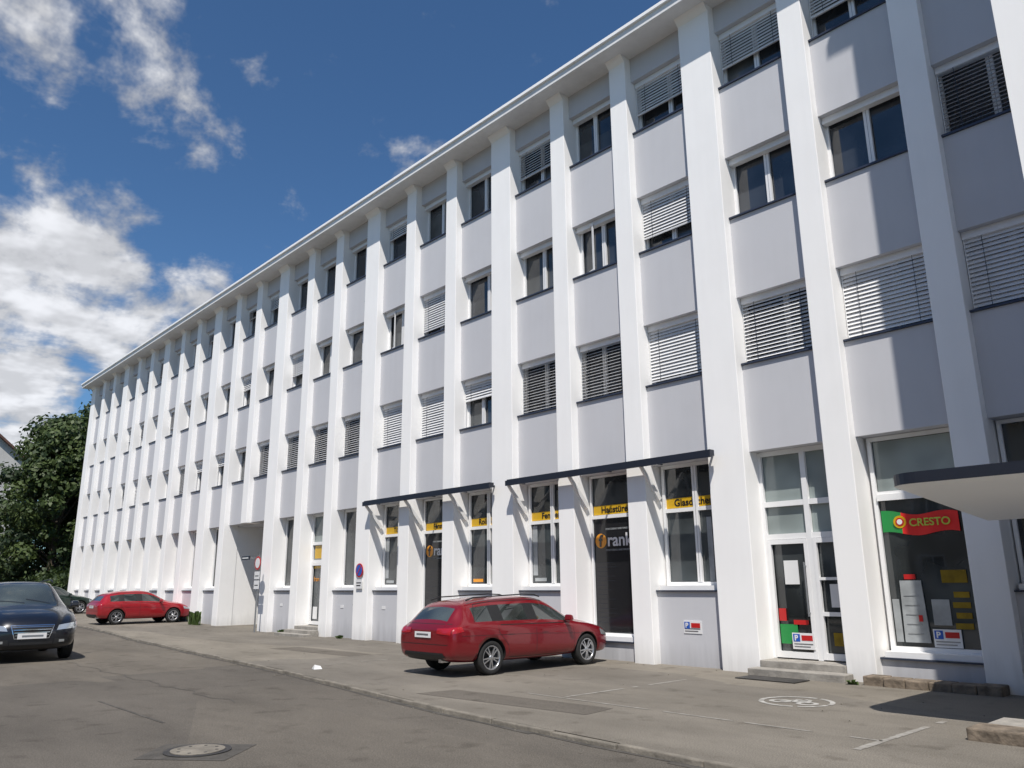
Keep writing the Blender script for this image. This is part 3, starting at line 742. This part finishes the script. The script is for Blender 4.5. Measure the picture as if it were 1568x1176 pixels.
    for sg in (-1, 1):
        mr.box(.76, .82, min(sg*.84, sg*.93), max(sg*.84, sg*.93), .95, .99, trim)
        if rails:
            pts = [(fxx(-1.75), 1.41), (fxx(-1.55), 1.465), (-.2, 1.51), (.15, 1.495), (.3, 1.455)]
            for (a, za), (c, zc) in zip(pts[:-1], pts[1:]):
                mr.hexa([(a, sg*.56-.015, za-.012), (c, sg*.56-.015, zc-.012), (c, sg*.56+.015, zc-.012), (a, sg*.56+.015, za-.012), (a, sg*.56-.012, za+.012), (c, sg*.56-.012, zc+.012), (c, sg*.56+.012, zc+.012), (a, sg*.56+.012, za+.012)], trim)
    mr.box(fxx(-2.3), fxx(-2.12), -.5, -.42, .27, .33, chrome)
    mr.build('mirror_arms_and_rails', E)
    for nm_, xx in (('rear', wr), ('front', wfz)):
        wheel('wheel_%s_left' % nm_, E, (xx, .785, .325), False)
        wheel('wheel_%s_right' % nm_, E, (xx, -.785, .325), True)
    return E
def paintm(name, c, rough=.3):
    return mat(name, c, rough, coat=.9, metal=.25, var=.02, spec=.5)
red = paintm('red_car_paint', (0.21, 0.004, 0.010)); red2 = paintm('bright_red_paint', (0.38, 0.010, 0.018))
blackp = paintm('black_car_paint', (0.008, 0.009, 0.014)); greenp = paintm('dark_green_paint', (0.01, 0.03, 0.02))
H = math.pi/2
car('parked_car', red, (-12.25, -2.25, 0), H+.01, .93)
car('parked_car', red2, (-36.3, -1.85, gz(-36.3)), H+.05, .90, 'hatch', rails=False)
car('parked_car', greenp, (-46.5, -3.0, gz(-46.5)), H+.25, .95, 'hatch', rails=False)
bc = car('car', blackp, (-24.0, -8.60, RZ), math.radians(-4), 1.10); bc.scale = (1.10, 1.12, 1.24)
car('parked_car', mat('silver_paint', (.4, .42, .44), .3, metal=.6, coat=1), (-66, -5.0, gz(-66)-.05), .0, 1.0, 'hatch', rails=False)

# ------------------------------------------------------------------ trees
def leafmat(name, a, b_):
    m = mat(name, a, .6, var=.35, vscale=.8, col2=b_, detail=2); n = m.node_tree.nodes; l = m.node_tree.links
    t = n.new('ShaderNodeBsdfTranslucent'); t.inputs[0].default_value = (*[min(1, c*1.3) for c in b_], 1)
    mx = n.new('ShaderNodeMixShader'); mx.inputs[0].default_value = .2
    l.new(n['Principled BSDF'].outputs[0], mx.inputs[1]); l.new(t.outputs[0], mx.inputs[2]); l.new(mx.outputs[0], n['Material Output'].inputs[0]); return m
LM = [leafmat('leaves_light', (.036, .070, .014), (.088, .125, .034)), leafmat('leaves_dark', (.016, .038, .010), (.040, .068, .02))]
bark = mat('bark', (.09, .07, .05), .9, var=.4, vscale=5, bump=.8, bscale=12)
def tree(name, loc, h, rad, seed, nclump=90, per=190, ls=.26, low=.16):
    r = random.Random(seed); E = empty(name, loc)
    tk = MB()
    def limb(p, q, r0, r1, seg=8):
        p, q = Vector(p), Vector(q); d = (q-p).normalized(); a = d.orthogonal().normalized(); c = d.cross(a); i = len(tk.v)
        for P, rr in ((p, r0), (q, r1)):
            for s in range(seg):
                t = 2*math.pi*s/seg; tk.v.append(tuple(P+(a*math.cos(t)+c*math.sin(t))*rr))
        for s in range(seg):
            tk.f.append((i+s, i+(s+1) % seg, i+seg+(s+1) % seg, i+seg+s)); tk.m.append(tk.mi(bark))
    limb((0, 0, -.3), (.1, .05, h*.25), .32, .25); limb((.1, .05, h*.25), (.0, .1, h*.55), .25, .15); limb((0, .1, h*.55), (0, 0, h*.85), .15, .04)
    cl = []
    for q in range(nclump):
        z = r.random()**.9; zz = h*(low+(1-low)*z); prof = math.sin(math.pi*min(1, (z*.78+.22)))**.7
        a = r.uniform(0, 6.28); lob = 1+.16*math.sin(3*a+seed+z*5); d = rad*prof*lob*r.uniform(.25, 1.0)**.7
        cl.append((Vector((d*math.cos(a), d*math.sin(a), min(zz, h-.6))), r.uniform(.55, 1.25)*rad*.17+.25))
    for c, cr in cl[::4]: limb((0, .05, max(h*.18, c.z*.62)), c, .07, .02, 5)
    lf = MB()
    for c, cr in cl:
        k = LM[0] if r.random() < .5 else LM[1]
        for q in range(per):
            v = Vector((r.gauss(0, 1), r.gauss(0, 1), r.gauss(0, 1))).normalized()*cr*r.uniform(.45, 1.15)
            v.z *= .8; p = c+v; n_ = (v.normalized()+Vector((r.uniform(-.8, .8), r.uniform(-.8, .8), r.uniform(-.4, .9)))).normalized()
            a = n_.orthogonal().normalized(); b_ = n_.cross(a); s = ls*r.uniform(.5, 1.2); t = r.uniform(0, 6.28)
            a2 = a*math.cos(t)+b_*math.sin(t); b2 = -a*math.sin(t)+b_*math.cos(t)
            lf.face([p-a2*s*.5, p-b2*s*.3, p+a2*s*.5, p+b2*s*.3], k)
    tk.build('trunk_and_limbs', E)
    me = bpy.data.meshes.new('leaves'); me.from_pydata(lf.v, [], lf.f)
    for mm in lf.mats: me.materials.append(mm)
    me.polygons.foreach_set('material_index', lf.m)
    o = bpy.data.objects.new('leaves', me); scene.collection.objects.link(o); o.parent = E
    return E
tree('deciduous_tree', (-66, 1.4, gz(-66)), 13.4, 4.8, 3, 220, 160, .40, .04)
tree('deciduous_tree', (-70, 6.4, gz(-70)), 19.0, 5.8, 5, 240, 150, .42, .05)
tree('deciduous_tree', (-80, 2.6, gz(-80)), 10.5, 3.6, 9, 70, 150, .36, .05)
hd = MB(); r = random.Random(2)
for q in range(9000):
    x = -60+r.uniform(-6, 4)*1.0; y = 1.5+r.uniform(-2.5, 3.5); z = gz(x)+r.random()**.7*(1.7+.5*math.sin(x*2)+.3*math.sin(y*3)); s = r.uniform(.08, .2)
    a = Vector((r.uniform(-1, 1), r.uniform(-1, 1), r.uniform(-1, 1))).normalized()*s; b_ = a.orthogonal().normalized()*s*.6; p = Vector((x, y, z))
    hd.face([p-a, p-b_, p+a, p+b_], LM[q % 2])
hd.build('hedge')

# ------------------------------------------------------------------ other houses
def house(name, x0, x1, y0, y1, ze, za, z0, wallc, axis='x'):
    E = empty(name); wm = wall_mat(name+'_render', wallc, .15); tile = mat(name+'_tiles', (.12, .06, .045), .8, var=.3, vscale=3, bump=.5, bscale=8)
    b = MB(); b.box(x0, x1, y0, y1, z0-.5, ze, wm); ym = (y0+y1)/2
    b.face([(x1, y0, ze), (x1, y1, ze), (x1, ym, za)], wm); b.face([(x0, y0, ze), (x0, y1, ze), (x0, ym, za)], wm); b.build('walls', E)
    b = MB(); o = .5; sl_ = (za-ze)/(ym-y0)
    for (ya, s) in ((y0-o, 1), (y1+o, -1)):
        zz = ze-o*sl_
        b.hexa([(x0-o, ya, zz), (x1+o, ya, zz), (x1+o, ym, za), (x0-o, ym, za), (x0-o, ya, zz+.25), (x1+o, ya, zz+.25), (x1+o, ym, za+.25), (x0-o, ym, za+.25)], tile)
    b.build('roof', E)
    b = MB(); nf = int((ze-z0)/3)
    for f in range(nf+1):
        z = z0+1.1+f*2.9
        ny = int((y1-y0-1.2)/2.4)
        for q in range(ny):
            y = y0+1.1+q*2.4
            if z+1.5 > ze and abs(y+.6-ym) > 2.5: continue
            for xx, dx in ((x1, .02),):
                b.box(xx-.01, xx+.005, y, y+1.2, z, z+1.5, 'glass')
                for (p, q2) in ((y-.07, y), (y+1.2, y+1.27), (y+.57, y+.63)): b.box(xx-.01, xx+.04, p, q2, z, z+1.5, 'frame')
                b.box(xx-.01, xx+.04, y-.07, y+1.27, z+1.5, z+1.57, 'frame'); b.box(xx-.01, xx+.08, y-.1, y+1.3, z-.06, z, 'sill')
        if z+1.5 < ze:
            nx = int((x1-x0-1.2)/2.6)
            for q in range(nx):
                x = x0+1.1+q*2.6
                for yy, s in ((y0, -1), (y1, 1)):
                    b.box(x, x+1.2, yy-.005, yy+.005, z, z+1.5, 'glass')
                    for (p, q2) in ((x-.07, x), (x+1.2, x+1.27), (x+.57, x+.63)): b.box(p, q2, yy-.03, yy+.03, z, z+1.5, 'frame')
                    b.box(x-.07, x+1.27, yy-.03, yy+.03, z+1.5, z+1.57, 'frame')
    b.build('windows', E); return E
house('apartment_house', -100, -88, -9.5, 3.0, 13.6, 18.8, 1.0, (.55, .54, .52))
house('row_house', -34, 6, -34, -24, 8.5, 12.5, 0, (.55, .50, .42))
house('row_house', -78, -42, -34, -24, 7.5, 11.5, .8, (.45, .45, .42))

# ------------------------------------------------------------------ sky
SD = Vector((.42, -.45, 1.0)).normalized()
w = bpy.data.worlds.new('World'); scene.world = w; w.use_nodes = True
nt = w.node_tree; n = nt.nodes; l = nt.links; bg = n['Background']
sky = n.new('ShaderNodeTexSky'); sky.sky_type = 'NISHITA'; sky.sun_disc = False
sky.sun_elevation = math.asin(SD.z); sky.sun_rotation = math.atan2(SD.x, SD.y)
sky.air_density = 1.0; sky.dust_density = 0.3; sky.ozone_density = 3.0; sky.altitude = 300
bg.inputs['Strength'].default_value = 0.12
tc = n.new('ShaderNodeTexCoord')
def MN(op, a, b=None, c=None):
    m = n.new('ShaderNodeMath'); m.operation = op
    for i, v in enumerate((a, b, c)):
        if v is None: continue
        if isinstance(v, (int, float)): m.inputs[i].default_value = v
        else: l.new(v, m.inputs[i])
    return m.outputs[0]
def SS(v, a, b, lo=0., hi=1.):
    m = n.new('ShaderNodeMapRange'); m.interpolation_type = 'SMOOTHSTEP'
    l.new(v, m.inputs['Value']); m.inputs['From Min'].default_value = a; m.inputs['From Max'].default_value = b
    m.inputs['To Min'].default_value = lo; m.inputs['To Max'].default_value = hi; return m.outputs[0]
sep = n.new('ShaderNodeSeparateXYZ'); l.new(tc.outputs['Generated'], sep.inputs[0])
zz = MN('ADD', MN('MAXIMUM', sep.outputs['Z'], 0.0), 0.18)
comb = n.new('ShaderNodeCombineXYZ'); l.new(MN('DIVIDE', sep.outputs['X'], zz), comb.inputs[0]); l.new(MN('DIVIDE', sep.outputs['Y'], zz), comb.inputs[1])
def noise(vec, sc, det, rg, dist=0.):
    t = n.new('ShaderNodeTexNoise'); t.inputs['Scale'].default_value = sc; t.inputs['Detail'].default_value = det
    t.inputs['Roughness'].default_value = rg; t.inputs['Distortion'].default_value = dist; l.new(vec, t.inputs['Vector']); return t.outputs['Fac']
N1 = noise(comb.outputs[0], 4.2, 6, .58, .25)
N2 = noise(tc.outputs['Generated'], 10, 5, .62)
mask = None
for (v, rad, amp) in (((-.79,.20,.575), .10, .20), ((-.82,.10,.575), .085, .19), ((-.919,.195,.330), .11, .27), ((-.887,.312,.315), .085, .25), ((-.935,.12,.335), .10, .27),
                      ((-.951,.174,.255), .08, .25), ((-.91,.26,.27), .10, .27), ((-.809,.377,.451), .032, .20), ((-.737,.441,.512), .05, .10), ((-.72,.48,.49), .045, .10), ((-.969,.176,.175), .10, .26),
                      ((.3,-.8,.5), .5, .20), ((.8,.3,.5), .4, .16)):
    vm = n.new('ShaderNodeVectorMath'); vm.operation = 'DISTANCE'; l.new(tc.outputs['Generated'], vm.inputs[0]); vm.inputs[1].default_value = Vector(v).normalized()
    o = SS(vm.outputs['Value'], rad*.15, rad*1.5, amp, 0.0)
    mask = o if mask is None else MN('MAXIMUM', mask, o)
nn_ = MN('MULTIPLY_ADD', N2, .45, MN('MULTIPLY', N1, .55))
nn_ = MN('MULTIPLY_ADD', MN('SUBTRACT', nn_, .5), 1.6, .5)
val = MN('ADD', nn_, mask)
cl = SS(val, .57, .80)
shade = SS(val, .60, .88, .62, 1.0)
N3 = SS(noise(comb.outputs[0], 6.5, 3, .6), .38, .66, .70, 1.0)
cb = MN('MULTIPLY', MN('MULTIPLY', shade, N3), 8.0)
cc = n.new('ShaderNodeCombineColor'); l.new(MN('MULTIPLY', cb, .97), cc.inputs[0]); l.new(MN('MULTIPLY', cb, .985), cc.inputs[1]); l.new(MN('MULTIPLY', cb, 1.03), cc.inputs[2])
tint = n.new('ShaderNodeMix'); tint.data_type = 'RGBA'; tint.blend_type = 'MULTIPLY'; tint.inputs[0].default_value = 1
l.new(sky.outputs[0], tint.inputs[6]); tint.inputs[7].default_value = (.52, .73, .88, 1)
mx = n.new('ShaderNodeMix'); mx.data_type = 'RGBA'; l.new(MN('MULTIPLY', cl, .95), mx.inputs[0]); l.new(tint.outputs[2], mx.inputs[6]); l.new(cc.outputs[0], mx.inputs[7])
l.new(mx.outputs[2], bg.inputs['Color'])
sun = bpy.data.lights.new('sun', 'SUN'); sun.energy = 5.0; sun.angle = math.radians(.5); sun.color = (1, .95, .88)
so = bpy.data.objects.new('sun', sun); scene.collection.objects.link(so); so.rotation_euler = SD.to_track_quat('Z', 'Y').to_euler(); so.location = (10, -20, 30)

# ------------------------------------------------------------------ camera
cam = bpy.data.cameras.new('camera'); cam.lens = 27.67; cam.sensor_width = 36; cam.clip_end = 3000; cam.clip_start = .05
c = bpy.data.objects.new('camera', cam); scene.collection.objects.link(c); scene.camera = c
rt, up, bk_ = Vector((.6741, .7387, -.0086)), Vector((.1874, -.1599, .9692)), Vector((.7145, -.6549, -.2463))
mt = Matrix((rt, up, bk_)).transposed().to_quaternion().to_matrix().to_4x4(); mt.translation = (0, -13.4, 1.6); c.matrix_world = mt
